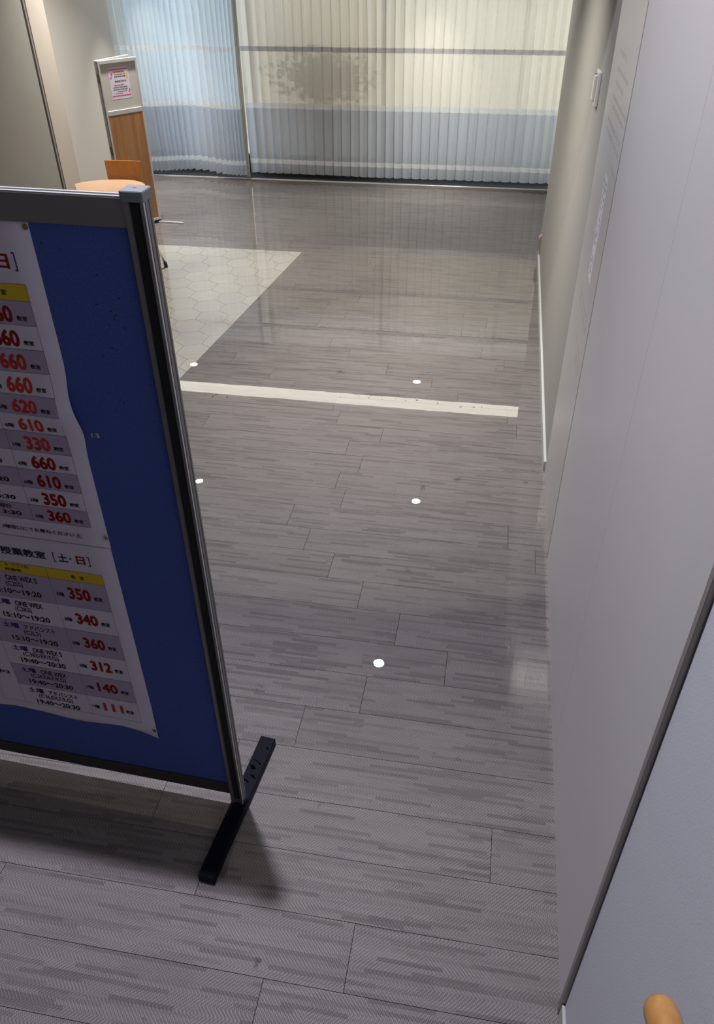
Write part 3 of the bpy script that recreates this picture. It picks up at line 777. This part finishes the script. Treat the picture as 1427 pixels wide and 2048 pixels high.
def shell(bm, g, thick):
    f_ = [[bm.verts.new(p) for p in r_] for r_ in g]; b_ = [[bm.verts.new((p[0]+thick[0], p[1]+thick[1], p[2]+thick[2])) for p in r_] for r_ in g]
    J, I = len(g), len(g[0])
    for j in range(J-1):
        for i in range(I-1):
            bm.faces.new((f_[j][i], f_[j][i+1], f_[j+1][i+1], f_[j+1][i])); bm.faces.new((b_[j][i], b_[j+1][i], b_[j+1][i+1], b_[j][i+1]))
    for j in range(J-1):
        bm.faces.new((f_[j][0], f_[j+1][0], b_[j+1][0], b_[j][0])); bm.faces.new((f_[j][-1], b_[j][-1], b_[j+1][-1], f_[j+1][-1]))
    for i in range(I-1):
        bm.faces.new((f_[0][i], b_[0][i], b_[0][i+1], f_[0][i+1])); bm.faces.new((f_[-1][i], f_[-1][i+1], b_[-1][i+1], b_[-1][i]))
    return bm
mesh_obj('backrest', shell(bm, g, (0, .004*U, 0)), CHAIRW, ch)
g = []
for j in range(9):
    y = -.150+.160*j/8; row = []
    for i in range(11):
        t = -1+2*i/10
        row.append((t*.066*U*(1-.06*(j/8)), y*U, (.180-.004*(1-t*t)-(.010 if j == 0 else 0))*U))
    g.append(row)
mesh_obj('seat', shell(bmesh.new(), g, (0, 0, -.005*U)), CHAIRW, ch)
for sx, sy in ((-1, -1), (1, -1), (-1, 1), (1, 1)):
    top = (sx*.055*U, (-.115 if sy < 0 else -.012)*U, .172*U); bot = (sx*.072*U, (-.135 if sy < 0 else .035)*U, .008*U)
    l_ = mesh_obj('leg', tube(bmesh.new(), [top, bot], .0042*U, 10), CHROME, ch, smooth=True)
    mesh_obj('rubber_foot', tube(bmesh.new(), [(bot[0], bot[1], .011*U), (bot[0], bot[1], .001)], .0058*U, 10), RUBBER, l_)
for sx in (-1, 1):
    mesh_obj('back_support', tube(bmesh.new(), [(sx*.03*U, -.02*U, .172*U), (sx*.032*U, .022*U, .19*U), (sx*.034*U, .033*U, .26*U)], .0038*U, 10), CHROME, ch, smooth=True)

# ================================================================ THINGS ON THE RIGHT WALL
sw = empty('wall_switch', (WX*U, 1.6875*U, .7475*U)); tag(sw, 'white wall switch plate with raised rocker high on the right wall', 'switch')
mesh_obj('plate', B(-.006*U, 0, -.024*U, .024*U, -.030*U, .0275*U, bev=.004, seg=2), WHITEP, sw)
k_ = mesh_obj('rocker', B(-.0105*U, -.006*U, -.006*U, .022*U, -.022*U, .020*U, bev=.002), WHITEP, sw)
mesh_obj('pivot', tube(bmesh.new(), [(-.0108*U, .008*U, .0205*U), (-.006*U, .008*U, .0205*U)], .004, 10), ALUD, k_)
ou = empty('wall_box', (WX*U, 2.915*U, .062*U)); tag(ou, 'small beige box low at the far end of the right wall', 'wall box')
mesh_obj('box_body', prism(bmesh.new(), [(-.010*U, -.022*U), (-.010*U, .020*U), (-.003*U, .029*U), (0, .029*U), (0, -.022*U)], -.016*U, .012*U, 'y'), BEIGEP, ou)
mesh_obj('box_lid', B(-.0104*U, -.0100*U, -.014*U, .010*U, -.018*U, .018*U), plain('dull_beige_lid', (.27, .22, .155), .5), ou)
# notices on the steel sheet
XS = (WX-.0015)*U
def sticker(name, quads, mat, label, cat, base=None):
    bm = bmesh.new()
    for (ya, za, yb, zb, w) in quads:
        pass
    return bm
def wall_print(bm, y0, y1, z0, z1, lift=.0004):
    box(bm, XS-lift, XS-.00005, y0*U, y1*U, z0*U, z1*U)
st = empty('vertical_sticker', (XS, 1.325*U, .516*U)); tag(st, 'narrow white sticker strip with print on the steel sheet', 'sticker')
bm = bmesh.new(); wall_print(bm, 1.300, 1.345, .517, .680); mesh_obj('sticker_film', bm, plain('white_sticker', (.74, .74, .78), .5), st, off=st.location)
bm = bmesh.new(); z = .673
while z > .523:
    h_ = random.uniform(.0025, .006)
    y = 1.306
    while y < 1.338:
        w = random.uniform(.002, .007)
        if random.random() < .6: wall_print(bm, y, y+w, z-h_, z, .0007)
        y += w+.002
    z -= h_+random.uniform(.002, .004)
o = mesh_obj('sticker_print', bm, plain('grey_print', (.33, .33, .36), .6), st, off=st.location); o['kind'] = 'stuff'
lt = empty('engraved_notice', (XS, 1.34*U, .36*U)); tag(lt, 'faint grey rows of small lettering etched on the steel sheet', 'lettering')
bm = bmesh.new()
for z, ya, yb in ((.838, 1.33, 1.42), (.815, 1.27, 1.42), (.797, 1.30, 1.42), (.777, 1.22, 1.42), (.765, 1.24, 1.40), (.742, 1.24, 1.44), (.728, 1.23, 1.44), (.70, 1.23, 1.30), (.470, 1.28, 1.42), (.455, 1.25, 1.42), (.40, 1.24, 1.36), (.385, 1.25, 1.34), (.372, 1.26, 1.33)):
    y = ya
    while y < yb:
        w = random.uniform(.003, .007); h_ = random.uniform(.0035, .0065)
        for q in range(3):
            wall_print(bm, y, y+w, z-h_*.5+q*h_*.38, z-h_*.5+q*h_*.38+h_*.16, .0003)
        y += w+random.uniform(.003, .006)
o = mesh_obj('etched_letters', bm, plain('etched_grey', (.36, .35, .35), .5, metal=.3), lt, off=lt.location); o['kind'] = 'stuff'

# handrail, lower right corner
hr = empty('handrail', (.384-.002, .2, 1.2)); tag(hr, 'round varnished wooden handrail end mounted on the near wall', 'handrail')
e0 = Vector((.300, .478, 1.290)); dr = Vector((0, -.866, .5))
pts_, rr = [], []
R_ = .0222
for t, s in ((-.0, .35), (.002, .62), (.006, .84), (.012, .96), (.020, 1.0), (.20, 1.0), (1.3, 1.0)):
    pts_.append(e0+dr*t); rr.append(R_*s)
mesh_obj('rail', tube(bmesh.new(), pts_, rr, 28), RAILW, hr, off=hr.location, smooth=True)
bp_ = e0+dr*.10
mesh_obj('bracket', tube(bmesh.new(), [bp_+Vector((0, 0, -.018)), bp_+Vector((.02, 0, -.055)), bp_+Vector((.082, 0, -.065))], .008, 12), WHITEP, hr, off=hr.location, smooth=True)
mesh_obj('bracket_plate', B(.376, .3828, bp_.y-.025, bp_.y+.025, bp_.z-.10, bp_.z-.03, bev=.003), WHITEP, hr, off=hr.location)

# ================================================================ CEILING LAMPS
def downlight(x, y, z, w, label, r=.048, col=(1.0, .945, .875), spread=105):
    o = empty('downlight', (x*U, y*U, z*U)); tag(o, label, 'ceiling light', 'recessed ceiling downlights')
    bm = bmesh.new(); n = 32; rings = []
    for r_, z_ in ((r*1.25, 0), (r*1.25, -.004), (r*1.02, -.006), (r, -.002)):
        rings.append([bm.verts.new((r_*math.cos(2*math.pi*k/n), r_*math.sin(2*math.pi*k/n), z_)) for k in range(n)])
    for a in range(3):
        for k in range(n): bm.faces.new((rings[a][k], rings[a][(k+1) % n], rings[a+1][(k+1) % n], rings[a+1][k]))
    mesh_obj('trim_ring', bm, WHITEP, o, smooth=True)
    bm = bmesh.new(); bmesh.ops.create_circle(bm, cap_ends=True, segments=n, radius=r, matrix=Matrix.Translation((0, 0, -.002)))
    mesh_obj('lens', bm, LENS, o)
    ld = bpy.data.lights.new('lamp', 'AREA'); ld.shape = 'DISK'; ld.size = 2*r*.95; ld.energy = w; ld.color = col; ld.spread = math.radians(spread)
    lo = bpy.data.objects.new('lamp', ld); link(lo, o); lo.location = (0, 0, -.008)
    return o
downlight(-1.573, 3.716, .956, LAMP_W*.16, 'recessed downlight near the curtain reflected beside the tile edge', spread=62)
downlight(-.340, 3.711, .956, LAMP_W*.16, 'recessed downlight near the curtain reflected above the bright stripe', spread=62)
downlight(-1.352, 3.046, 1.25, LAMP_W*1.15, 'recessed downlight over the cafe corner reflected beside the board post')
downlight(-.259, 3.049, 1.25, LAMP_W*.62, 'recessed downlight reflected in mid floor beyond the board', spread=120)
downlight(-.281, 1.998, 1.25, LAMP_W*1.35, 'nearest reflected downlight, largest bright spot on the floor', spread=112)
downlight(-.374, .738, HZ, LAMP_W*2.65, 'downlight in the high ceiling over the notice board', col=(.88, .865, 1.0), spread=140)
# linear cove lamp along the lower edge of the ceiling step
cv = empty('cove_lamp', (-.6*U, 3.53*U, .956*U)); tag(cv, 'long linear cove lamp along the ceiling step, mirrored as a bright stripe', 'cove lamp')
bm = bmesh.new(); prism(bm, [(3.502*U, .956*U), (3.495*U, .960*U), (3.495*U, .984*U), (3.507*U, 1.004*U), (3.53*U, 1.015*U), (3.53*U, .956*U)], -1.59*U, .70*U, 'x')
mesh_obj('diffuser', bm, COVE, cv, off=cv.location)
mesh_obj('housing', SB(-1.59, .70, 3.53, 3.534, .956, 1.015), ALUD, cv, off=cv.location)
